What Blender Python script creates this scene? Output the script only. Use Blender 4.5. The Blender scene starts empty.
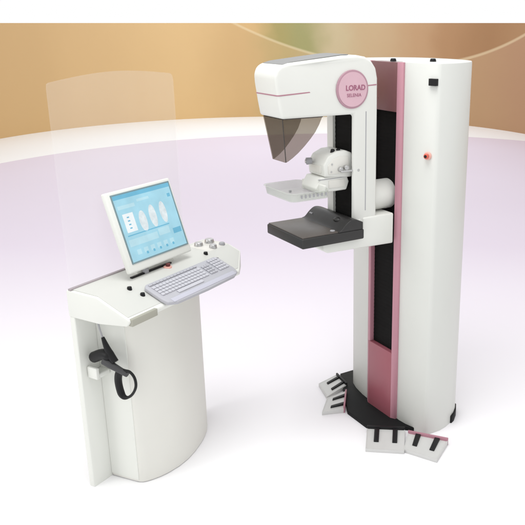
import bpy, bmesh, math, random
from mathutils import Vector, Matrix
random.seed(7)
PI = math.pi
S = bpy.context.scene
COL = S.collection

# ------------------------------------------------------------------ materials
def srgb(r, g, b):
    f = lambda c: (c/255/12.92) if c/255 <= .04045 else ((c/255+.055)/1.055)**2.4
    return (f(r), f(g), f(b), 1)

def mat(name, col, rough=.45, metal=0., noise=.03, scale=30, bump=0., coat=0., spec=.5):
    m = bpy.data.materials.new(name); m.use_nodes = True
    nt = m.node_tree; b = nt.nodes['Principled BSDF']
    b.inputs['Roughness'].default_value = rough
    b.inputs['Metallic'].default_value = metal
    b.inputs['Coat Weight'].default_value = coat
    b.inputs['Specular IOR Level'].default_value = spec
    tc = nt.nodes.new('ShaderNodeTexCoord')
    nz = nt.nodes.new('ShaderNodeTexNoise'); nz.inputs['Scale'].default_value = scale
    nz.inputs['Detail'].default_value = 4
    nt.links.new(tc.outputs['Object'], nz.inputs['Vector'])
    mx = nt.nodes.new('ShaderNodeMix'); mx.data_type = 'RGBA'
    mx.inputs['A'].default_value = tuple(c*(1-noise) for c in col[:3])+(1,)
    mx.inputs['B'].default_value = tuple(min(1, c*(1+noise)) for c in col[:3])+(1,)
    nt.links.new(nz.outputs['Fac'], mx.inputs['Factor'])
    nt.links.new(mx.outputs['Result'], b.inputs['Base Color'])
    mr = nt.nodes.new('ShaderNodeMapRange')
    mr.inputs['To Min'].default_value = max(.02, rough-.06); mr.inputs['To Max'].default_value = rough+.06
    nt.links.new(nz.outputs['Fac'], mr.inputs['Value']); nt.links.new(mr.outputs['Result'], b.inputs['Roughness'])
    if bump:
        bp = nt.nodes.new('ShaderNodeBump'); bp.inputs['Strength'].default_value = bump
        bp.inputs['Distance'].default_value = .002
        nz2 = nt.nodes.new('ShaderNodeTexNoise'); nz2.inputs['Scale'].default_value = 400
        nt.links.new(tc.outputs['Object'], nz2.inputs['Vector'])
        nt.links.new(nz2.outputs['Fac'], bp.inputs['Height']); nt.links.new(bp.outputs['Normal'], b.inputs['Normal'])
    return m

def clear(name, tint, gloss=.06, haze=0., hazecol=(1, 1, 1, 1), rough=.05):
    """thin clear plastic: tinted transparency + a little gloss + a little milky diffuse"""
    m = bpy.data.materials.new(name); m.use_nodes = True
    nt = m.node_tree; nt.nodes.remove(nt.nodes['Principled BSDF'])
    out = nt.nodes['Material Output']
    t = nt.nodes.new('ShaderNodeBsdfTransparent'); t.inputs['Color'].default_value = tint
    g = nt.nodes.new('ShaderNodeBsdfGlossy'); g.inputs['Roughness'].default_value = rough
    d = nt.nodes.new('ShaderNodeBsdfDiffuse'); d.inputs['Color'].default_value = hazecol
    m1 = nt.nodes.new('ShaderNodeMixShader'); m1.inputs[0].default_value = haze
    nt.links.new(t.outputs[0], m1.inputs[1]); nt.links.new(d.outputs[0], m1.inputs[2])
    lw = nt.nodes.new('ShaderNodeLayerWeight'); lw.inputs['Blend'].default_value = .25
    ml = nt.nodes.new('ShaderNodeMath'); ml.operation = 'MULTIPLY'; ml.inputs[1].default_value = gloss*3
    nt.links.new(lw.outputs['Fresnel'], ml.inputs[0])
    m2 = nt.nodes.new('ShaderNodeMixShader')
    nt.links.new(ml.outputs[0], m2.inputs[0]); nt.links.new(m1.outputs[0], m2.inputs[1]); nt.links.new(g.outputs[0], m2.inputs[2])
    nt.links.new(m2.outputs[0], out.inputs['Surface'])
    return m

def screenmat(name, col, strength, scale=14, amp=.12):
    m = bpy.data.materials.new(name); m.use_nodes = True
    nt = m.node_tree; b = nt.nodes['Principled BSDF']
    b.inputs['Base Color'].default_value = (.02, .03, .04, 1); b.inputs['Roughness'].default_value = .25
    tc = nt.nodes.new('ShaderNodeTexCoord'); nz = nt.nodes.new('ShaderNodeTexNoise')
    nz.inputs['Scale'].default_value = scale; nz.inputs['Detail'].default_value = 3
    nt.links.new(tc.outputs['Object'], nz.inputs['Vector'])
    mx = nt.nodes.new('ShaderNodeMix'); mx.data_type = 'RGBA'
    mx.inputs['A'].default_value = tuple(c*(1-amp*1.6) for c in col[:3])+(1,)
    mx.inputs['B'].default_value = tuple(min(1, c*(1+amp)) for c in col[:3])+(1,)
    nt.links.new(nz.outputs['Fac'], mx.inputs['Factor'])
    nt.links.new(mx.outputs['Result'], b.inputs['Emission Color'])
    b.inputs['Emission Strength'].default_value = strength
    return m

WHITE = mat('white_enamel', (.70, .705, .67, 1), .38, noise=.02, scale=6, bump=.04)
COLW = mat('column_white', (.635, .645, .615, 1), .42, noise=.02, scale=5, bump=.04)
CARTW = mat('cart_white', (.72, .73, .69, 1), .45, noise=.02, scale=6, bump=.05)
CARTB = mat('cart_white_shaded', (.70, .695, .65, 1), .5, noise=.02, scale=6, bump=.05)  # cart white with the shade of the body front put into the colour
TOPW = mat('worktop_laminate', (.575, .58, .55, 1), .5, noise=.03, scale=9, bump=.05)
CREAM = mat('cream_plastic', (.66, .65, .61, 1), .4, noise=.02)
PINKTOP = mat('dark_rose_panel', srgb(118, 78, 80), .3, noise=.05, scale=7)  # darker rose for the upper part of the front panel
PINK = mat('rose_panel', srgb(154, 88, 99), .34, noise=.05, scale=7)
PINKL = mat('pale_rose_trim', srgb(182, 130, 143), .4)
PINKD = mat('rose_disc', srgb(206, 170, 181), .45, noise=.05, scale=20)
PINKR = mat('grey_rose_rim', srgb(172, 134, 147), .4)
ROSEG = mat('mauve_line', srgb(168, 118, 132), .5)
INK = mat('plum_ink', srgb(152, 92, 116), .6)
BLACK = mat('black_plastic', (.008, .008, .009, 1), .45, spec=.25)
SLOT = mat('black_bellows', (.004, .004, .004, 1), .75, spec=.15)
DARKM = mat('dark_base_paint', (.006, .0065, .007, 1), .6, spec=.2, noise=.2, scale=40)
TABLE = mat('carbon_table_top', (.092, .078, .070, 1), .42, noise=.10, scale=12)
TABLES = mat('charcoal_plastic', (.018, .017, .017, 1), .45, noise=.1, scale=20)
GREYT = mat('top_strip_grey', (.22, .22, .22, 1), .5)
GREY = mat('grey_plastic', (.33, .33, .35, 1), .45)
KEYB = mat('keyboard_grey', (.42, .42, .455, 1), .5)
KEYW = mat('key_pale_grey', (.50, .50, .54, 1), .5)
CHROME = mat('dull_metal', (.50, .50, .50, 1), .32, metal=.8)
RED = mat('red_button', (.62, .10, .06, 1), .35)
ORANGE = mat('salmon_ring', (.75, .40, .34, 1), .4)
PEDW = mat('pedal_pale', (.55, .55, .54, 1), .4, noise=.03)
SHIELD = clear('radiation_glass', (.985, .985, .985, 1), .02, .064, (1, 1, 1, 1))
SMOKE = clear('smoked_acrylic', (.615, .58, .535, 1), .02, .06, (.38, .36, .33, 1))
PADDLE = clear('clear_polycarbonate', (.90, .91, .89, 1), .06, .30, (.70, .715, .69, 1))
SCREEN = screenmat('screen_blue', srgb(168, 219, 236), .95)
SCRW = screenmat('screen_white', srgb(240, 248, 250), 1.0)
SCAN = screenmat('screen_scan', srgb(226, 240, 246), 1.0, 38, .24)
SCRD = screenmat('screen_teal', srgb(110, 186, 216), .95)
SCRL = screenmat('screen_pale', srgb(190, 229, 240), .95)

# ------------------------------------------------------------------ mesh helpers
def link(name, me, m, parent=None):
    me.materials.clear(); me.materials.append(m)
    for p in me.polygons: p.use_smooth = True
    me.set_sharp_from_angle(angle=math.radians(35))
    o = bpy.data.objects.new(name, me); COL.objects.link(o)
    if parent: o.parent = parent
    return o

class MB:
    def __init__(s): s.bm = bmesh.new()
    def add(s, b, mtx=None):
        if mtx is not None: bmesh.ops.transform(b, matrix=mtx, verts=b.verts)
        t = bpy.data.meshes.new('t'); b.to_mesh(t); b.free()
        s.bm.from_mesh(t); bpy.data.meshes.remove(t); return s
    def done(s, name, m, parent=None):
        bmesh.ops.recalc_face_normals(s.bm, faces=s.bm.faces)
        me = bpy.data.meshes.new(name); s.bm.to_mesh(me); s.bm.free()
        return link(name, me, m, parent)

def bevel(b, w, seg=3, ang=25):
    if w <= 0: return b
    bmesh.ops.recalc_face_normals(b, faces=b.faces)
    es = [e for e in b.edges if len(e.link_faces) == 2 and e.calc_face_angle(0) > math.radians(ang)]
    bmesh.ops.bevel(b, geom=es, offset=w, segments=seg, profile=.5, affect='EDGES', clamp_overlap=True)
    return b

def box(x0, x1, y0, y1, z0, z1, bev=.004, seg=3):
    b = bmesh.new()
    bmesh.ops.create_cube(b, size=1)
    for v in b.verts:
        v.co = Vector(((x0+x1)/2+v.co.x*(x1-x0), (y0+y1)/2+v.co.y*(y1-y0), (z0+z1)/2+v.co.z*(z1-z0)))
    return bevel(b, bev, seg)

def prism(poly, lo, hi, axis='z', bev=0., seg=3, ang=25):
    """extrude a polygon: axis z: (x,y); y: (x,z); x: (y,z)"""
    b = bmesh.new()
    def P(p, h):
        return {'z': (p[0], p[1], h), 'y': (p[0], h, p[1]), 'x': (h, p[0], p[1])}[axis]
    a = [b.verts.new(P(p, lo)) for p in poly]; c = [b.verts.new(P(p, hi)) for p in poly]
    n = len(poly)
    b.faces.new(a); b.faces.new(c[::-1])
    for i in range(n): b.faces.new((a[i], a[(i+1) % n], c[(i+1) % n], c[i]))
    bmesh.ops.recalc_face_normals(b, faces=b.faces)
    return bevel(b, bev, seg, ang)

def cyl(p0, p1, r0, r1=None, seg=28, bev=0.):
    r1 = r0 if r1 is None else r1
    p0, p1 = Vector(p0), Vector(p1); d = p1-p0
    b = bmesh.new()
    bmesh.ops.create_cone(b, cap_ends=True, segments=seg, radius1=r0, radius2=r1, depth=d.length)
    bevel(b, bev, 3, 50)
    q = d.to_track_quat('Z', 'Y').to_matrix().to_4x4()
    bmesh.ops.transform(b, matrix=Matrix.Translation((p0+p1)/2) @ q, verts=b.verts)
    return b

def ball(c, r, sc=(1, 1, 1)):
    b = bmesh.new(); bmesh.ops.create_uvsphere(b, u_segments=24, v_segments=14, radius=r)
    for v in b.verts: v.co = Vector((c[0]+v.co.x*sc[0], c[1]+v.co.y*sc[1], c[2]+v.co.z*sc[2]))
    return b

def smooth(pts, k=6, closed=False):
    P = [Vector(p) for p in pts]; n = len(P); out = []
    rng = range(n if closed else n-1)
    for i in rng:
        g = (lambda j: P[j % n]) if closed else (lambda j: P[max(0, min(n-1, j))])
        a, b, c, d = g(i-1), g(i), g(i+1), g(i+2)
        for s in range(k):
            t = s/k
            out.append(.5*((2*b)+(c-a)*t+(2*a-5*b+4*c-d)*t*t+(3*b-a-3*c+d)*t**3))
    if not closed: out.append(P[-1])
    return out

def tube(pts, rad, seg=10, closed=False):
    b = bmesh.new(); n = len(pts); P = [Vector(p) for p in pts]
    R = rad if isinstance(rad, (list, tuple)) else [rad]*n
    rings = []; nrm = None
    for i in range(n):
        t = (P[(i+1) % n]-P[i-1]) if closed else (P[min(n-1, i+1)]-P[max(0, i-1)])
        t.normalize()
        if nrm is None: nrm = t.orthogonal().normalized()
        nrm = (nrm-t*nrm.dot(t)).normalized(); bi = t.cross(nrm)
        rings.append([b.verts.new(P[i]+(nrm*math.cos(2*PI*k/seg)+bi*math.sin(2*PI*k/seg))*R[i]) for k in range(seg)])
    for i in range(n if closed else n-1):
        A, B = rings[i], rings[(i+1) % n]
        off = 0
        if closed and i == n-1:
            off = min(range(seg), key=lambda o: (A[0].co-B[o].co).length)
        for k in range(seg): b.faces.new((A[k], A[(k+1) % seg], B[(k+1+off) % seg], B[(k+off) % seg]))
    if not closed:
        b.faces.new(rings[0][::-1]); b.faces.new(rings[-1])
    return b

def solo(b, name, m, parent=None): return MB().add(b).done(name, m, parent)

def boolcut(o, cutters):
    for c in cutters:
        md = o.modifiers.new('cut', 'BOOLEAN'); md.object = c; md.operation = 'DIFFERENCE'; md.solver = 'EXACT'
    dg = bpy.context.evaluated_depsgraph_get(); dg.update()
    me = bpy.data.meshes.new_from_object(o.evaluated_get(dg))
    o.modifiers.clear(); o.data = me
    for p in me.polygons: p.use_smooth = True
    me.set_sharp_from_angle(angle=math.radians(35))
    for c in cutters: bpy.data.objects.remove(c)

def thing(name, label, cat, loc=(0, 0, 0), rz=0, group=None):
    o = bpy.data.objects.new(name, None); COL.objects.link(o)
    o.empty_display_size = .1
    o.location = loc; o.rotation_euler = (0, 0, rz); o['label'] = label; o['category'] = cat
    if group: o['group'] = group
    return o

def tag(o, label, cat, group=None):
    o['label'] = label; o['category'] = cat
    if group: o['group'] = group
    return o

def text(s, size, name, m, parent, mtx, ext=.0006, bold=0.):
    cu = bpy.data.curves.new('t', 'FONT'); cu.body = s; cu.size = size; cu.align_x = 'CENTER'; cu.align_y = 'CENTER'
    cu.extrude = ext; cu.offset = bold
    t = bpy.data.objects.new('t', cu); COL.objects.link(t)
    dg = bpy.context.evaluated_depsgraph_get(); dg.update()
    me = bpy.data.meshes.new_from_object(t.evaluated_get(dg))
    bpy.data.objects.remove(t)
    me.transform(mtx)
    return link(name, me, m, parent)

# ------------------------------------------------------------------ the setting
H = 2.05
def floor_mat(name, a, bcol, rough):
    m = mat(name, a, rough, noise=.0)
    nt = m.node_tree; b = nt.nodes['Principled BSDF']
    mx = [n for n in nt.nodes if n.type == 'MIX'][0]; nz = [n for n in nt.nodes if n.type == 'TEX_NOISE'][0]
    nz.inputs['Scale'].default_value = .55; mx.inputs['B'].default_value = bcol; mx.inputs['A'].default_value = a
    b.inputs['Specular IOR Level'].default_value = .25
    return m
FLOORW = floor_mat('white_floor', (.93, .94, .95, 1), (.94, .95, .96, 1), .55)
FLOORL = floor_mat('lavender_floor', (.745, .67, .775, 1), (.765, .695, .80, 1), .55)

b = bmesh.new()
vs = [b.verts.new((40*math.cos(2*PI*i/96), 10+40*math.sin(2*PI*i/96), 0)) for i in range(96)]
b.faces.new(vs)
fl = solo(b, 'floor', FLOORW); fl['kind'] = 'structure'
b = bmesh.new()
vs = [b.verts.new((.011+5.912*math.cos(PI*i/120), 8.698+5.912*math.sin(PI*i/120), .004)) for i in range(121)]
vs += [b.verts.new((.011+5.912*math.cos(PI+PI*i/60), -6+5.912*math.sin(PI+PI*i/60), .004)) for i in range(61)]
b.faces.new(vs)
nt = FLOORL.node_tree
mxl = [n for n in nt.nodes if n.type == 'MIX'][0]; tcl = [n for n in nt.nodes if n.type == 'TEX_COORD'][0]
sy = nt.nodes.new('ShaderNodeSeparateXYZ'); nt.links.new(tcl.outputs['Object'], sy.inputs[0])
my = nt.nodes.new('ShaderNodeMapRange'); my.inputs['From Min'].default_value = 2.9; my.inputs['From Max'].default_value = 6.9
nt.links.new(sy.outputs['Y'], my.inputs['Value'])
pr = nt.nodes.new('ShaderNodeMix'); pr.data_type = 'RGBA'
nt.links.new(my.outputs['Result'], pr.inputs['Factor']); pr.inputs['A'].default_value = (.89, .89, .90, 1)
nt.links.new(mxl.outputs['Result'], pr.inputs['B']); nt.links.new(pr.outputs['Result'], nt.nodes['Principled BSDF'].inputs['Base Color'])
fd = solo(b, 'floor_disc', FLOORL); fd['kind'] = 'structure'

def wall_mat():
    m = mat('mural_paint', (.5, .4, .2, 1), .7, spec=.2)
    nt = m.node_tree; N = nt.nodes; L = nt.links; bs = N['Principled BSDF']
    tc = N.new('ShaderNodeTexCoord'); sp = N.new('ShaderNodeSeparateXYZ'); L.new(tc.outputs['Object'], sp.inputs[0])
    at = N.new('ShaderNodeMath'); at.operation = 'ARCTAN2'; L.new(sp.outputs['X'], at.inputs[0]); L.new(sp.outputs['Y'], at.inputs[1])
    dg = N.new('ShaderNodeMath'); dg.operation = 'MULTIPLY'; dg.inputs[1].default_value = 180/PI; L.new(at.outputs[0], dg.inputs[0])
    fac = N.new('ShaderNodeMapRange'); fac.inputs['From Min'].default_value = -100; fac.inputs['From Max'].default_value = 100
    nz = N.new('ShaderNodeTexNoise'); nz.inputs['Scale'].default_value = .9; nz.inputs['Detail'].default_value = 3
    L.new(tc.outputs['Object'], nz.inputs['Vector'])
    wob = N.new('ShaderNodeMath'); wob.operation = 'MULTIPLY_ADD'; wob.inputs[1].default_value = 9; L.new(nz.outputs['Fac'], wob.inputs[0])
    off = N.new('ShaderNodeMath'); off.operation = 'SUBTRACT'; off.inputs[1].default_value = 4.5
    L.new(dg.outputs[0], off.inputs[0]); L.new(off.outputs[0], wob.inputs[2])
    L.new(wob.outputs[0], fac.inputs['Value'])
    def ramp(stops):
        r = N.new('ShaderNodeValToRGB'); r.color_ramp.interpolation = 'EASE'
        els = r.color_ramp.elements
        while len(els) > 1: els.remove(els[-1])
        els[0].position = (stops[0][0]+100)/200; els[0].color = srgb(*stops[0][1])
        for a, c in stops[1:]:
            e = els.new((a+100)/200); e.color = srgb(*c)
        L.new(fac.outputs['Result'], r.inputs[0]); return r
    lo = ramp([(-80, (211, 168, 102)), (-60, (214, 173, 107)), (-45, (221, 180, 113)), (-25, (229, 188, 118)), (-10, (217, 175, 106)),
               (0, (196, 170, 104)), (11, (200, 176, 128)), (27, (199, 160, 112)), (45, (188, 146, 98)), (60, (184, 138, 96)), (80, (180, 135, 90))])
    hi = ramp([(-80, (211, 168, 102)), (-25, (229, 188, 118)), (-8, (222, 180, 108)), (-2, (176, 162, 90)), (4, (168, 164, 100)), (11, (206, 186, 140)),
               (20, (204, 172, 124)), (32, (196, 152, 102)), (40, (182, 134, 82)), (50, (170, 122, 70)), (62, (180, 134, 82))])
    # the painted pale curve: z = 1.158 + k*(ang-26)^2
    a0 = N.new('ShaderNodeMath'); a0.operation = 'SUBTRACT'; a0.inputs[1].default_value = 26; L.new(dg.outputs[0], a0.inputs[0])
    sq = N.new('ShaderNodeMath'); sq.operation = 'MULTIPLY'; L.new(a0.outputs[0], sq.inputs[0]); L.new(a0.outputs[0], sq.inputs[1])
    cz = N.new('ShaderNodeMath'); cz.operation = 'MULTIPLY_ADD'; cz.inputs[1].default_value = .00062; cz.inputs[2].default_value = 1.155
    L.new(sq.outputs[0], cz.inputs[0])
    df = N.new('ShaderNodeMath'); df.operation = 'SUBTRACT'; L.new(sp.outputs['Z'], df.inputs[0]); L.new(cz.outputs[0], df.inputs[1])
    up = N.new('ShaderNodeMapRange'); up.inputs['From Min'].default_value = -.02; up.inputs['From Max'].default_value = .02
    L.new(df.outputs[0], up.inputs['Value'])
    mx = N.new('ShaderNodeMix'); mx.data_type = 'RGBA'; L.new(up.outputs['Result'], mx.inputs['Factor'])
    L.new(lo.outputs['Color'], mx.inputs['A']); L.new(hi.outputs['Color'], mx.inputs['B'])
    ab = N.new('ShaderNodeMath'); ab.operation = 'ABSOLUTE'; L.new(df.outputs[0], ab.inputs[0])
    ln = N.new('ShaderNodeMapRange'); ln.inputs['From Min'].default_value = .012; ln.inputs['From Max'].default_value = .04
    ln.inputs['To Min'].default_value = .45; ln.inputs['To Max'].default_value = 0
    L.new(ab.outputs[0], ln.inputs['Value'])
    m2 = N.new('ShaderNodeMix'); m2.data_type = 'RGBA'; L.new(ln.outputs['Result'], m2.inputs['Factor'])
    L.new(mx.outputs['Result'], m2.inputs['A']); m2.inputs['B'].default_value = srgb(244, 224, 176)
    hs = N.new('ShaderNodeHueSaturation'); hs.inputs['Saturation'].default_value = .85; hs.inputs['Value'].default_value = .93
    L.new(m2.outputs['Result'], hs.inputs['Color']); L.new(hs.outputs['Color'], bs.inputs['Base Color'])
    return m

wc = (-1.318, 11.922); wr = 5.4786
b = bmesh.new(); ring = []
plan = [(-wr-1.6, -7.5, -.978, -.208)]
for i in range(161):
    t = math.radians(-90+180*i/160); plan.append((math.sin(t)*wr, math.cos(t)*wr, math.sin(t), math.cos(t)))
plan.append((wr+1.6, -7.5, .978, -.208))
for x, y, nx, ny in plan:
    ring.append([b.verts.new(p) for p in ((x, y, 0), (x, y, H), (x+nx*.12, y+ny*.12, H), (x+nx*.12, y+ny*.12, 0))])
for i in range(len(ring)-1):
    for k in range(4):
        b.faces.new((ring[i][k], ring[i+1][k], ring[i+1][(k+1) % 4], ring[i][(k+1) % 4]))
b.faces.new(ring[0]); b.faces.new(ring[-1][::-1])
wall = solo(b, 'backdrop_wall', wall_mat())
wall.location = (wc[0], wc[1], .0)
tag(wall, 'low curved ochre and brown mural wall behind the white floor band', 'wall')

# ------------------------------------------------------------------ the imaging unit (local x: away from patient, -y: towards camera)
RZ = math.atan2(.552, .834)
U = thing('mammography_unit', 'tall white breast imaging machine with rose column panel and projecting arm', 'medical machine', (.216, 3.687, 0), RZ)

def sym(h):   # right half of an outline (y<=0 side) -> closed outline
    return h + [(x, -y) for x, y in h[::-1]]
half = [(-.012, -.152), (-.008, -.20), (.006, -.258), (.024, -.310), (.031, -.322), (.044, -.3275), (.12, -.329), (.17, -.318),
        (.215, -.301), (.26, -.276), (.30, -.244), (.335, -.204), (.36, -.15), (.375, -.09), (.38, -.03)]
notch = [(.030, -.104), (-.0355, -.104)]
outline = notch[:1] + [(-.004, -.104)] + [(-.010, -.150)] + half[1:]
outline = [(.030, -.104), (-.012, -.1045), (-.0115, -.131)] + half[:]
full = outline + [(x, -y*1.09 if y < -.2 else -y) for x, y in outline[::-1]]
column = solo(prism(full, .002, 1.878, 'z', .004, 2, 40), 'column', COLW, U)
# rose front panel with the tall slot
solo(box(-.037, .028, -.1035, .1035, .004, .402, .002), 'front_panel', PINK, U)
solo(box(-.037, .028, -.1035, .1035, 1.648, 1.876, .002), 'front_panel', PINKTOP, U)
solo(box(-.037, .0, .090, .1035, .4025, 1.6475, .001), 'slot_edge', PINKL, U)
solo(prism([(-.037, -.104), (-.0115, -.104), (-.0115, -.131), (-.024, -.131)], .004, 1.877, 'z', .001, 1), 'edge_trim', PINKL, U)
solo(prism([(-.037, .104), (-.0115, .104), (-.0115, .135), (-.020, .135)], .004, 1.877, 'z', .001, 1), 'edge_trim', PINKL, U)
m_ = MB().add(box(-.012, .029, -.1035, .0895, .403, 1.647, 0))
for i in range(58):
    z = .415+i*.0211
    m_.add(prism([(-.012, z), (-.0132, z+.0105), (-.012, z+.021)], -.103, .089, 'y'))
m_.done('slot_bellows', SLOT, U)
# column details
M_DISP = box(-.004, .012, -.325, -.285, 1.783, 1.813, .002)
solo(prism([(.0105, -.326), (.002, -.286), (.02, -.286), (.03, -.322)], 1.781, 1.812, 'z', .001, 1), 'status_display', BLACK, U)
for x, y in ((-.02, -.05), (.122, -.17)):
    solo(cyl((x+.0, y, 1.878), (x, y, 1.892), .016, .012, 20, .003), 'lifting_cap', BLACK, U)
e0 = Vector((.012, -.287, 1.462)); en = Vector((-.93, -.36, 0)).normalized()
es = solo(cyl(e0-en*.012, e0+en*.007, .0185, None, 28, .003), 'emergency_stop', ORANGE, U)
solo(cyl(e0+en*.007, e0+en*.022, .011, .0125, 24, .004), 'push_button', RED, es)
solo(cyl(e0+en*.022, e0+en*.0235, .007, None, 20), 'button_cap', BLACK, es)
# base plate
solo(prism([(.03, .49), (-.187, .085), (-.187, -.10), (-.035, -.222), (.02, -.27), (.06, -.28), (.30, -.10), (.33, .2), (.2, .49)], .0, .024, 'z', .004, 2), 'base_plate', DARKM, U)
solo(prism([(.222, -.306), (.25, -.294), (.30, -.254), (.34, -.21), (.33, -.17), (.20, -.25)], 0.0, .045, 'z', .004, 2), 'rear_foot', DARKM, U)

# C-arm
prof = [(-.652, 1.655), (-.664, 1.72), (-.676, 1.80), (-.678, 1.835), (-.668, 1.862), (-.648, 1.878), (-.61, 1.888), (-.47, 1.901), (-.34, 1.913), (-.27, 1.914),
        (-.225, 1.906), (-.19, 1.886), (-.166, 1.855), (-.156, 1.81), (-.155, 1.70), (-.155, 1.10), (-.29, 1.10), (-.29, 1.655)]
def head_shape():
    b = prism(prof, -.118, .118, 'y', .024, 5, 20)
    for v in b.verts:          # the head narrows towards the patient
        if v.co.x < -.40: v.co.y *= 1-.14*min(1, (-.40-v.co.x)/.27)
    return b
arm = solo(head_shape(), 'c_arm', WHITE, U)
cut = solo(box(-.34, -.262, -.103, .058, 1.132, 1.662, 0), 'cutter', BLACK)
cut.parent = U
bpy.context.view_layer.update()
boolcut(arm, [cut])
m_ = MB().add(box(-.276, -.2615, -.1027, .0577, 1.1325, 1.6616, 0))
for i in range(24):
    z = 1.145+i*.0211
    m_.add(prism([(-.276, z), (-.2772, z+.0105), (-.276, z+.021)], -.1025, .0575, 'y'))
m_.done('arm_bellows', SLOT, arm)
solo(box(-.224, -.219, -.1188, -.115, 1.20, 1.665, .0005, 1), 'joint_line', GREY, arm)
# stripe round the head: a thin band following the head's own rounded outline
def stripe(xa, xb, near=False):
    b = head_shape()
    nz = Vector((-.055, 0, 1))
    for c, nrm in ((Vector((-.68, 0, 1.7565)), nz), (Vector((-.68, 0, 1.7515)), -nz), (Vector((xa, 0, 0)), Vector((-1, 0, 0))), (Vector((xb, 0, 0)), Vector((1, 0, 0)))):
        bmesh.ops.bisect_plane(b, geom=b.verts[:]+b.edges[:]+b.faces[:], plane_co=c, plane_no=nrm, clear_outer=True)
    if near: bmesh.ops.bisect_plane(b, geom=b.verts[:]+b.edges[:]+b.faces[:], plane_co=(0, -.01, 0), plane_no=(0, 1, 0), clear_outer=True)
    bmesh.ops.recalc_face_normals(b, faces=b.faces); b.normal_update()
    ns = {v: v.normal.copy() for v in b.verts}
    for v in b.verts:
        n2 = Vector((ns[v].x, ns[v].y, 0))
        if n2.length: v.co += n2.normalized()*.0014
    # closed rim: give the band thickness inwards
    fs = b.faces[:]
    r = bmesh.ops.solidify(b, geom=fs, thickness=.003)
    return b
solo(stripe(-.70, -.41), 'stripe', ROSEG, arm)
solo(stripe(-.211, -.165, True), 'stripe', ROSEG, arm)
solo(prism([(-.635, 1.879), (-.60, 1.8885), (-.47, 1.9015), (-.34, 1.9135), (-.30, 1.9145), (-.30, 1.918), (-.34, 1.917), (-.47, 1.905), (-.60, 1.892), (-.635, 1.8835)], -.088, .088, 'y', .0008, 1, 60), 'top_strip', GREYT, arm)  # thin grey strip along the top of the head
# round badge
bc = Vector((-.297, -.118, 1.7665))
badge = solo(cyl(bc+Vector((0, .004, 0)), bc+Vector((0, -.003, 0)), .086, .085, 64, .001), 'badge', PINKR, U)
solo(cyl(bc+Vector((0, -.003, 0)), bc+Vector((0, -.0045, 0)), .0765, None, 64), 'badge_face', PINKD, badge)
rot = Matrix.Rotation(PI/2, 4, 'X')
text('LORAD', .032, 'lettering', INK, badge, Matrix.Translation(bc+Vector((.014, -.005, .006))) @ rot, bold=.0008)
text('SELENIA', .0215, 'lettering', INK, badge, Matrix.Translation(bc+Vector((.006, -.005, -.026))) @ rot)
# pivot hub and support beam
solo(cyl((-.165, -.012, 1.24), (.012, -.012, 1.24), .074, None, 48, .012), 'pivot_hub', WHITE, U)
solo(prism([(-.46, 1.040), (-.44, 1.022), (-.055, 1.012), (-.055, 1.166), (-.238, 1.166), (-.238, 1.0775), (-.46, 1.0775)], -.124, .124, 'y', .008, 3), 'support_beam', WHITE, U)
# detector table
tb = solo(box(-.600, -.262, -.17, .17, 1.078, 1.126, .007), 'detector_table', TABLES, U)
solo(box(-.594, -.345, -.163, .163, 1.1255, 1.131, .002, 2), 'table_top', TABLE, tb)
hp = smooth([(-.405, 1.131), (-.388, 1.136), (-.365, 1.158), (-.342, 1.174), (-.322, 1.178), (-.295, 1.172), (-.268, 1.160)], 4)
solo(prism([(p[0], p[1]) for p in [Vector((q[0], q[1], 0)) for q in [(h.x, h.y) if len(h) == 2 else (h[0], h[1]) for h in hp]]] + [(-.268, 1.126), (-.405, 1.126)], -.168, .168, 'y', .006, 3, 40), 'table_hump', TABLES, tb)
solo(box(-.372, -.352, .125, .15, 1.150, 1.157, .001), 'grip_mark', GREY, tb)
solo(ball((-.352, -.075, 1.163), .018, (1, 1.3, .7)), 'release_knob', TABLES, tb)
solo(cyl((-.418, -.135, 1.127), (-.418, -.135, 1.135), .012, None, 20, .003), 'corner_stud', GREY, tb)
solo(box(-.262, -.25, -.12, .15, 1.150, 1.1605, .003), 'rail', WHITE, tb)

# compression carriage riding in the arm slot
m_ = MB()
m_.add(prism([(-.425, 1.375), (-.43, 1.43), (-.405, 1.468), (-.36, 1.487), (-.31, 1.490), (-.262, 1.470), (-.225, 1.45), (-.20, 1.45), (-.20, 1.362), (-.30, 1.362)], -.082, .060, 'y', .008, 3))
cr = m_.done('compression_carriage', WHITE, U)
solo(prism([(-.405, 1.385), (-.408, 1.425), (-.38, 1.452), (-.345, 1.464), (-.30, 1.462), (-.29, 1.43), (-.30, 1.385)], -.0865, -.080, 'y', .002, 2), 'side_cover', CREAM, cr)
solo(box(-.4325, -.424, -.055, .035, 1.388, 1.424, .003), 'front_plate', CREAM, cr)
for x_, z_ in ((-.392, 1.397), (-.388, 1.432)):
    solo(cyl((x_, -.086, z_), (x_, -.0885, z_), .0045, None, 16, .0008), 'screw', CHROME, cr)
solo(cyl((-.435, .012, 1.440), (-.462, .022, 1.438), .015, .017, 24, .004), 'knob', GREY, cr)
solo(cyl((-.462, .022, 1.438), (-.466, .0235, 1.438), .009, None, 20), 'knob_cap', CHROME, cr)
for x in (-.365, -.335):
    solo(cyl((x, -.055, 1.478), (x, -.058, 1.496), .0115, .009, 20, .003), 'button', BLACK, cr)
m_ = MB()
m_.add(cyl((-.345, -.078, 1.405), (-.345, -.102, 1.405), .013, .011, 20, .003))
m_.add(cyl((-.318, -.078, 1.412), (-.318, -.108, 1.412), .010, .012, 20, .003))
m_.add(box(-.352, -.262, -.112, -.100, 1.392, 1.402, .004))
m_.add(ball((-.262, -.106, 1.397), .014))
m_.done('clamp_lever', CHROME, cr)
mt = solo(prism([(-.455, 1.300), (-.47, 1.325), (-.44, 1.372), (-.30, 1.376), (-.285, 1.34), (-.30, 1.302)], -.075, .058, 'y', .006, 3), 'paddle_mount', WHITE, U)
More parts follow.
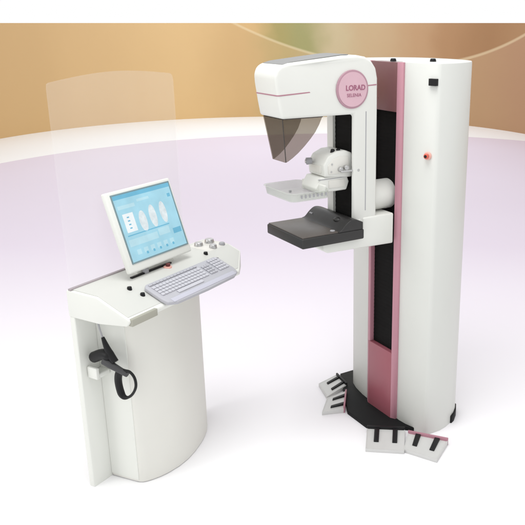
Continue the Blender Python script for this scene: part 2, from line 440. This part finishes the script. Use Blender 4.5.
solo(box(-.40, -.31, -.0785, -.07, 1.318, 1.356, .002), 'latch', CREAM, mt)
solo(box(-.455, -.30, -.0765, -.07, 1.362, 1.3655, .001, 1), 'mount_seam', GREY, mt)
# clear compression paddle: tray with thin walls
px0, px1, py0, py1 = -.640, -.440, -.155, .105
def tray():
    m = MB()
    def rr(x0, x1, y0, y1, r, k=5):
        pts = []
        for cx, cy, a0 in ((x1-r, y1-r, 0), (x0+r, y1-r, 90), (x0+r, y0+r, 180), (x1-r, y0+r, 270)):
            for i in range(k+1):
                a = math.radians(a0+90*i/k); pts.append((cx+r*math.cos(a), cy+r*math.sin(a)))
        return pts
    b = bmesh.new()
    lev = [(rr(px0, px1, py0, py1, .03), 1.296), (rr(px0-.006, px1, py0-.006, py1+.006, .034), 1.332), (rr(px0-.014, px1, py0-.014, py1+.014, .04), 1.334)]
    inner = [(rr(px0-.012, px1-.002, py0-.012, py1+.012, .038), 1.3365), (rr(px0-.003, px1-.003, py0-.003, py1+.003, .031), 1.3345), (rr(px0+.003, px1-.003, py0+.003, py1-.003, .027), 1.299)]
    R = [[b.verts.new((x, y, z)) for x, y in ps] for ps, z in lev+inner]
    n = len(R[0])
    b.faces.new(R[0][::-1])
    for i in range(len(R)-1):
        for k in range(n): b.faces.new((R[i][k], R[i][(k+1) % n], R[i+1][(k+1) % n], R[i+1][k]))
    b.faces.new(R[-1])
    m.add(b)
    return m
pd = tray().done('compression_paddle', PADDLE, U)
solo(box(-.452, -.438, -.12, .08, 1.299, 1.345, .003), 'paddle_back', WHITE, pd)
m_ = MB()
for k in range(7): m_.add(box(-.60+k*.021, -.592+k*.021, -.1655, -.1635, 1.312, 1.326, 0))
m_.done('scale_marks', GREY, pd)
solo(cyl((-.545, .03, 1.299), (-.545, .03, 1.309), .006, None, 16, .001), 'stud', GREY, pd)
# smoked face shield
b = bmesh.new()
arc = [(-.438, 1.654), (-.452, 1.618), (-.470, 1.585), (-.494, 1.555), (-.522, 1.525), (-.552, 1.497), (-.580, 1.476), (-.603, 1.462)]
def hw(z): return .060+(.088-.060)*(z-1.455)/.2      # half width tapers downwards
def xf(z): return -.612-(.640-.612)*(z-1.455)/.2
th = .003
for s in (-1, 1):
    # side wall as a thin closed slab
    out = [(x, s*hw(z), z) for x, z in arc] + [(xf(1.458), s*hw(1.458), 1.458)] + [(xf(1.56), s*hw(1.56), 1.56)] + [(xf(1.654), s*hw(1.654), 1.654)]
    inn = [(x, y-s*th, z) for x, y, z in out]
    A = [b.verts.new(p) for p in out]; B = [b.verts.new(p) for p in inn]
    n = len(A); b.faces.new(A); b.faces.new(B[::-1])
    for k in range(n): b.faces.new((A[k], A[(k+1) % n], B[(k+1) % n], B[k]))
zs = (1.458, 1.654)
fr = [(xf(zs[0])-.001, -hw(zs[0]), zs[0]), (xf(zs[0])-.001, hw(zs[0]), zs[0]), (xf(zs[1])-.001, hw(zs[1]), zs[1]), (xf(zs[1])-.001, -hw(zs[1]), zs[1])]
A = [b.verts.new(p) for p in fr]; B = [b.verts.new((p[0]-th, p[1], p[2])) for p in fr]
b.faces.new(A); b.faces.new(B[::-1])
for k in range(4): b.faces.new((A[k], A[(k+1) % 4], B[(k+1) % 4], B[k]))
fs = solo(b, 'face_shield', SMOKE, U)
solo(tube([(xf(1.460)-.002, -hw(1.460)-.001, 1.460), (xf(1.653)-.002, -hw(1.653)-.001, 1.653)], .0022, 8), 'corner_seam', mat('seam_taupe', (.045, .038, .033, 1), .5), fs)
solo(box(-.638, -.436, -.090, .090, 1.6500, 1.6542, .001, 1), 'shield_rail', mat('dark_taupe', (.06, .05, .045, 1), .5), fs)

# foot pedals around the base
def pedal(name, label, quad, rim, z=.0, rise=.034):
    """quad in unit coordinates: back-left, back-right, front-right, front-left as the foot sees it"""
    loc = sum((Vector(q) for q in quad), Vector((0, 0)))/4
    world = Matrix.Translation((.216, 3.687, 0)) @ Matrix.Rotation(RZ, 4, 'Z')
    W0 = [world @ Vector((q[0], q[1], 0)) for q in quad]
    c = world @ Vector((loc.x, loc.y, 0))
    t = thing(name, label, 'foot pedal', (c.x, c.y, z), 0, 'foot pedals around the machine base')
    q = [w-c for w in W0]
    def at(u, v, h): # u across, v from back(0) to front(1)
        p = (q[0]*(1-u)+q[1]*u)*(1-v)+(q[3]*(1-u)+q[2]*u)*v
        return Vector((p.x, p.y, h))
    def slab(u0, u1, v0, v1, h0, ha, hb, bev=.002, inset=False):
        b = bmesh.new()
        lo = [b.verts.new(at(u, v, h0)) for u, v in ((u0, v0), (u1, v0), (u1, v1), (u0, v1))]
        hi = [b.verts.new(at(u, v, hh)) for u, v, hh in ((u0, v0, ha), (u1, v0, ha), (u1, v1, hb), (u0, v1, hb))]
        b.faces.new(lo[::-1]); b.faces.new(hi)
        for k in range(4): b.faces.new((lo[k], lo[(k+1) % 4], hi[(k+1) % 4], hi[k]))
        bmesh.ops.recalc_face_normals(b, faces=b.faces)
        if inset:
            top = max(b.faces, key=lambda f: f.calc_center_median().z)
            bmesh.ops.inset_individual(b, faces=[top], thickness=.009, depth=-.004)
        return bevel(b, bev, 2)
    solo(slab(0, 1, 0, 1, 0, rise, rise*.7, .0025, True), 'housing', PEDW, t)
    solo(slab(.0, 1, -.02, .06, .002, rise+.010, rise+.010), 'back_rail', rim, t)
    for u in (.2, .68):
        solo(slab(u, u+.13, .061, .66, rise*.4, rise+.006, rise*.86), 'tread_bar', BLACK, t)
    return t
pedal('foot_pedal', 'far left pale foot pedal with black back rail, behind another', [(-.002, .476), (-.024, .334), (-.194, .285), (-.147, .452)], BLACK)
pedal('foot_pedal', 'left pale foot pedal with mauve back rail touching the black base plate', [(-.071, .269), (-.193, .104), (-.311, .150), (-.2, .275)], ROSEG)
pedal('foot_pedal', 'front pale foot pedal with black back rail, directly before the rose panel', [(-.206, -.129), (-.050, -.252), (-.174, -.406), (-.323, -.282)], BLACK)
pedal('foot_pedal', 'rightmost pale foot pedal with mauve back rail, angled beside the white column', [(-.057, -.287), (.065, -.460), (-.089, -.556), (-.167, -.391)], ROSEG)

# ------------------------------------------------------------------ the operator cart (local x: along its back, -y ... +d towards the user)
# cart frame: w along (.485,.875), d along (.875,-.485)
CZ = math.atan2(.875, .485)
C = thing('workstation_cart', 'white operator console with a lit screen and clear glass shield', 'console', (-1.155, 2.973, 0), CZ)
# in the cart's own frame x = w and y = -d
def wd(pts): return [(w, -d) for w, d in pts]
# lower body
bodyo = [(.11, -.004), (.116, .06), (.124, .130), (.128, .152), (.136, .168), (.150, .180), (.175, .194), (.21, .209), (.25, .220), (.32, .228), (.39, .224), (.46, .209), (.53, .187), (.59, .163),
         (.645, .133), (.69, .100), (.72, .06), (.735, -.004)]
body = solo(prism(wd(bodyo), .006, .885, 'z', .006, 3, 40), 'body', CARTB, C)
solo(prism(wd([(w*.985+.005, d*.97) for w, d in bodyo]), 0, .0065, 'z'), 'plinth', GREY, C)
bp = solo(box(.0, .80, .004, .036, .0, .848, .006), 'back_panel', CARTW, C)
# thin skin on the body side, its whiter colour standing in for light there
solo(prism(wd([(.1075, -.003), (.1132, .06), (.1212, .130), (.1252, .152), (.130, .152), (.126, .130), (.118, .06), (.1130, -.003)]), .02, .86, 'z', .001, 1), 'lit_side_skin', CARTW, C)
# worktop: profile along d extruded across w
topp = [(.038, .962), (.034, .968), (-.14, .964), (-.305, .900), (-.314, .894), (-.316, .884), (-.30, .866), (-.14, .846), (.034, .846), (.038, .852)]
topb = prism(topp, .0, .905, 'x', .008, 3, 30)
worktop = solo(topb, 'worktop', CARTW, C)
# laminate skin on the working surface
def slope_z(d): return .964 if d < .14 else .964-(d-.14)*(.064/.165)
def on_top(w, d, h=0.): return Vector((w, -d, slope_z(d)+h))
skin = prism([(.022, .9675), (.022, .9712), (-.139, .9662), (-.300, .9040), (-.3005, .9005), (-.139, .9632)], .012, .893, 'x')
solo(skin, 'work_surface', TOPW, C)
skin_o = [o for o in C.children if o.name.startswith('work_surface')][0]
cutp = [(.915, .17), (.905, .205), (.74, .318), (.70, .345), (.70, .6), (1.3, .6), (1.3, .17)]
for o_, g in ((worktop, 0), (skin_o, -.004)):
    c_ = solo(prism([(w+g, -d-g) for w, d in cutp], .7, 1.2, 'z'), 'cutter', BLACK); c_.parent = C
    bpy.context.view_layer.update(); boolcut(o_, [c_])
solo(box(.010, .160, -.3235, -.300, .866, .898, .003), 'front_shade_lip', mat('shaded_beige', (.36, .355, .30, 1), .5), C)  # lip colour darkened to stand in for shade under the worktop edge
# side pod with control knobs at the far end
m_ = MB().add(prism([(.012, .972), (-.10, .972), (-.14, .966), (-.162, .950), (-.164, .87), (.012, .87)], .745, .908, 'x', .012, 3))
pod = m_.done('control_pod', CREAM, C)
for w, d, r, hh in ((.785, .035, .024, .018), (.858, .045, .026, .020), (.80, .115, .021, .018), (.868, .118, .017, .012)):
    z = .972 if d < .1 else .972-(d-.1)*.15
    solo(cyl((w, -d, z-.004), (w, -d, z+hh), r, r*.82, 26, .004), 'control_knob', CHROME if r > .02 else GREY, pod)
for w, d in ((.707, .143), (.715, .204), (.164, .166), (.18, .224)):
    p = on_top(w, d, .002)
    solo(cyl(p-Vector((0, 0, .006)), p+Vector((0, 0, .011)), .0115, .0095, 20, .002), 'push_knob', BLACK, C)
p = on_top(.452, .125, .002)
st = solo(cyl(p-Vector((0, 0, .004)), p+Vector((0, 0, .006)), .021, .019, 24, .002), 'emergency_stop', ORANGE, C)
solo(cyl(p+Vector((0, -.004, .006)), p+Vector((0, -.004, .020)), .010, .011, 20, .003), 'push_button', mat('dark_red', (.12, .02, .02, 1), .4), st)
# card slots below the screen
sl = MB()
sl.done('media_slot', BLACK, C) if False else None
for a_, b_ in ((.245, .325), (.352, .505)): solo(box(a_, b_, -.104, -.090, .966, .974, .002), 'media_slot', BLACK, C)
sw = solo(box(.326, .350, -.108, -.086, .966, .992, .004), 'media_card', GREY, C)
# screen
def monitor():
    root = None
    n0 = Vector((.245, -.12, 1.045)); 
    up = (Vector((.237, -.03, 1.343))-n0); hgt = up.length; up.normalize()
    rt = Vector((1, 0, 0)); nr = rt.cross(up).normalized()   # towards the user
    if nr.y > 0: nr = -nr
    wid = .377
    def slab(u0, u1, v0, v1, k0, k1, bev):
        b = box(u0*.945, u1*.945, v0*.965, v1*.965, k0, k1, bev)
        mtx = Matrix((( rt.x, up.x, nr.x, n0.x), (rt.y, up.y, nr.y, n0.y), (rt.z, up.z, nr.z, n0.z), (0, 0, 0, 1)))
        bmesh.ops.transform(b, matrix=mtx, verts=b.verts); return b
    def shape(pts, k0, k1):
        b = prism([(u*.945, v*.965) for u, v in pts], k0, k1, 'z')
        mtx = Matrix((( rt.x, up.x, nr.x, n0.x), (rt.y, up.y, nr.y, n0.y), (rt.z, up.z, nr.z, n0.z), (0, 0, 0, 1)))
        bmesh.ops.transform(b, matrix=mtx, verts=b.verts); return b
    mon = MB().add(slab(-.034, wid+.022, -.046, hgt+.022, -.030, -.002, .008)).add(slab(.06, .32, -.11, -.02, -.085, -.060, .006)).add(slab(.10, .28, .02, .18, -.075, -.028, .006)).done('monitor', CARTW, C)
    fr = MB()
    for a in ((-.007, wid+.007, -.007, 0), (-.007, wid+.007, hgt, hgt+.007), (-.007, 0, 0, hgt), (wid, wid+.007, 0, hgt)):
        fr.add(slab(*a, -.003, .0015, .0005))
    fr.done('screen_frame', mat('teal_grey_frame', (.17, .26, .29, 1), .45), mon)
    solo(slab(0, wid, 0, hgt, -.003, 0, 0), 'screen', SCREEN, mon)
    k = (.0003, .0009)
    def ell(cx, cy, rx, ry, n=28): return [(cx+rx*math.cos(2*PI*i/n), cy+ry*math.sin(2*PI*i/n)*(1+.08*math.cos(2*PI*i/n))) for i in range(n)]
    solo(slab(.026, .092, .135, .222, *k, 0), 'image_panel', SCRW, mon)
    for e_ in ((.142, .168, .024, .050), (.212, .178, .023, .054), (.285, .182, .022, .052)):
        solo(shape(ell(*e_), *k), 'breast_image', SCAN, mon)
    kk = (.0012, .0016)
    L1 = [(.015, .205, .070, .102, k), (.012, .12, .245, .262, k), (.14, .22, .262, .274, k), (.215, .29, .078, .112, k)] + [(.045+i*.045, .072+i*.045, .026, .050, k) for i in range(6)]
    for u0, u1, v0, v1, q in L1: solo(slab(u0, u1, v0, v1, *q, 0), 'screen_icon', SCRL, mon)
    L2 = [(.312, .368, .066, .092, k), (.0, wid, .292, hgt, k), (.02, .30, .118, .123, k), (.345, .365, .245, .262, k)] + [(.10+i*.045, .112+i*.045, .018, .030, kk) for i in range(5)] + [(.048, .062, .150+i*.017, .156+i*.017, kk) for i in range(4)]
    for u0, u1, v0, v1, q in L2: solo(slab(u0, u1, v0, v1, *q, 0), 'screen_bar', SCRD, mon)
monitor()
# clear radiation shield standing along the back edge, arched top
sh = [(.006, .905), (.006, 1.800), (.009, 1.822)] + [(.02+.69*t, 1.827+.026*math.sin(PI*t)) for t in [i/16 for i in range(17)]] + [(.726, 1.818), (.732, 1.795), (.732, .905)]
sc = solo(prism(sh, .012, .020, 'y'), 'glass_shield', SHIELD, C)
solo(box(.0, .36, .008, .0245, .9675, .9755, .001), 'shield_channel', mat('mauve_seal', (.33, .29, .31, 1), .6), C)
# holder bracket for the hand unit
hk = MB()
hk.add(box(.035, .112, -.055, -.0, .552, .575, .006)); hk.add(box(.03, .048, -.058, .0, .552, .606, .005))
hk.done('bracket', CARTW, C)

# keyboard on the sloping worktop
def world_c(w, d, z): 
    m = Matrix.Translation((-1.155, 2.973, 0)) @ Matrix.Rotation(CZ, 4, 'Z'); return m @ Vector((w, -d, z))
kc = world_c(.455, .262, 0)
kslope = math.atan(.064/.165)
K = thing('keyboard', 'grey keyboard with pale keys on the sloping white worktop', 'keyboard', world_c(.458, .262, slope_z(.262)+.004), CZ)
K.rotation_euler = (kslope, 0, CZ)
m_ = MB().add(prism([(-.252, -.040), (-.245, -.075), (-.20, -.094), (0, -.098), (.20, -.094), (.242, -.078), (.252, -.045), (.252, .055), (.235, .072), (-.235, .072), (-.252, .055)], 0, .018, 'z', .005, 3, 20))
m_.done('keyboard_base', KEYB, K)
def keys(x0, x1, y0, y1, nx, ny, m):
    kb = MB(); dx = (x1-x0)/nx; dy = (y1-y0)/ny
    for i in range(nx):
        for j in range(ny):
            kb.add(box(x0+i*dx+.0012, x0+(i+1)*dx-.0012, y0+j*dy+.0012, y0+(j+1)*dy-.0012, .0175, .0235, .0015, 1))
    return kb.done('keys', m, K)
keys(-.232, .085, -.030, .042, 15, 4, KEYW)
keys(-.232, .085, .048, .062, 14, 1, KEYB)
keys(.100, .150, -.030, .042, 3, 4, KEYB)
keys(.165, .236, -.030, .062, 4, 5, KEYW)
kb = MB().add(box(-.15, .02, -.052, -.034, .0175, .023, .0015, 1)); kb.done('space_bar', KEYW, K)
solo(box(-.22, .22, -.088, -.062, .017, .0205, .002), 'palm_rest', mat('palm_rest_grey', (.47, .47, .54, 1), .6), K)

# black hand unit hanging in the bracket
def cw(w, d, z): return world_c(w, d, z)
HU = thing('handheld_scanner', 'black handheld scanner with wrist loop hanging at the console side', 'scanner', tuple(cw(.05, .12, .66)), CZ)
o_ = Vector((.05, -.12, .66))
def L(d, z, w=.05): return Vector((w, -d, z))-o_
solo(tube(smooth([L(.073, .846, .052), L(.086, .79), L(.100, .752)], 6), .0042, 10), 'cord', GREY, HU)
pts = smooth([L(.098, .760), L(.108, .735), L(.122, .705), L(.140, .678), L(.158, .655)], 5)
n = len(pts)
solo(tube(pts, [.007+.010*min(1, i/(n*.6)) for i in range(n)], 14), 'handle', BLACK, HU)
pts = smooth([L(.020, .645), L(.040, .655), L(.075, .672), L(.112, .680), L(.140, .668)], 5); n = len(pts)
solo(tube(pts, [.017, .020, .023]+[.025]*(n-6)+[.022, .018, .012], 16), 'scanner_head', BLACK, HU)
pts = smooth([L(.105, .655, .04), L(.14, .643, .04), L(.180, .628, .045), L(.225, .612)], 5)
solo(tube(pts, [.0195-.0005*i for i in range(len(pts))], 12), 'neck', mat('dark_grey_rubber', (.04, .04, .043, 1), .55), HU)
pts = smooth([L(.178, .612), L(.166, .575), L(.170, .530), L(.184, .500), L(.212, .499), L(.245, .525), L(.268, .566), L(.265, .605), L(.240, .628), L(.205, .626)], 6, True)
rr_ = []
for p_ in pts:
    d_ = -(p_+o_).y
    rr_.append(.0062+.0105*max(0, min(1, (.215-d_)/.04)))
solo(tube(pts, rr_, 10, True), 'wrist_loop', BLACK, HU)

# ------------------------------------------------------------------ camera, light, world
f, pu, pv, h0 = 747., 345., 262., 23.
pitch = math.atan((pv-h0)/f)
cam = bpy.data.cameras.new('camera'); co = bpy.data.objects.new('camera', cam); COL.objects.link(co)
cam.sensor_width = 36; cam.lens = f/525*36
cam.shift_x = (262.5-pu)/525; cam.shift_y = -(262.5-pv)/525
cam.clip_end = 200; cam.clip_start = .05
co.location = (0, 0, H); co.rotation_euler = (PI/2-pitch, 0, 0)
S.camera = co

w = bpy.data.worlds.new('World'); S.world = w; w.use_nodes = True
bg = w.node_tree.nodes['Background']; bg.inputs['Color'].default_value = (1, 1, 1, 1); bg.inputs['Strength'].default_value = 1.0

def area(name, loc, tgt, size, power, col=(1, 1, 1)):
    l = bpy.data.lights.new(name, 'AREA'); l.size = size; l.energy = power; l.color = col
    o = bpy.data.objects.new(name, l); COL.objects.link(o); o.location = loc
    o.rotation_euler = (Vector(tgt)-Vector(loc)).to_track_quat('-Z', 'Y').to_euler()
    return o
area('overhead_lamp', (-.3, 2.4, 4.6), (-.3, 2.5, 0), 2.0, 85, (1, 1, .99))
area('side_lamp', (-4.6, .9, 2.6), (-.4, 3.3, .7), 1.6, 42, (1, .99, .96))
area('rear_fill', (-.9, 14.5, 5.0), (-.9, 15.2, 0), 5.0, 95, (.90, .95, 1))  # unseen fill added to whiten the floor band by the wall

S.view_settings.view_transform = 'Standard'; S.view_settings.look = 'None'
S.view_settings.exposure = 0; S.view_settings.gamma = 1
S.render.engine = 'CYCLES'
S.cycles.max_bounces = 10; S.cycles.transparent_max_bounces = 16
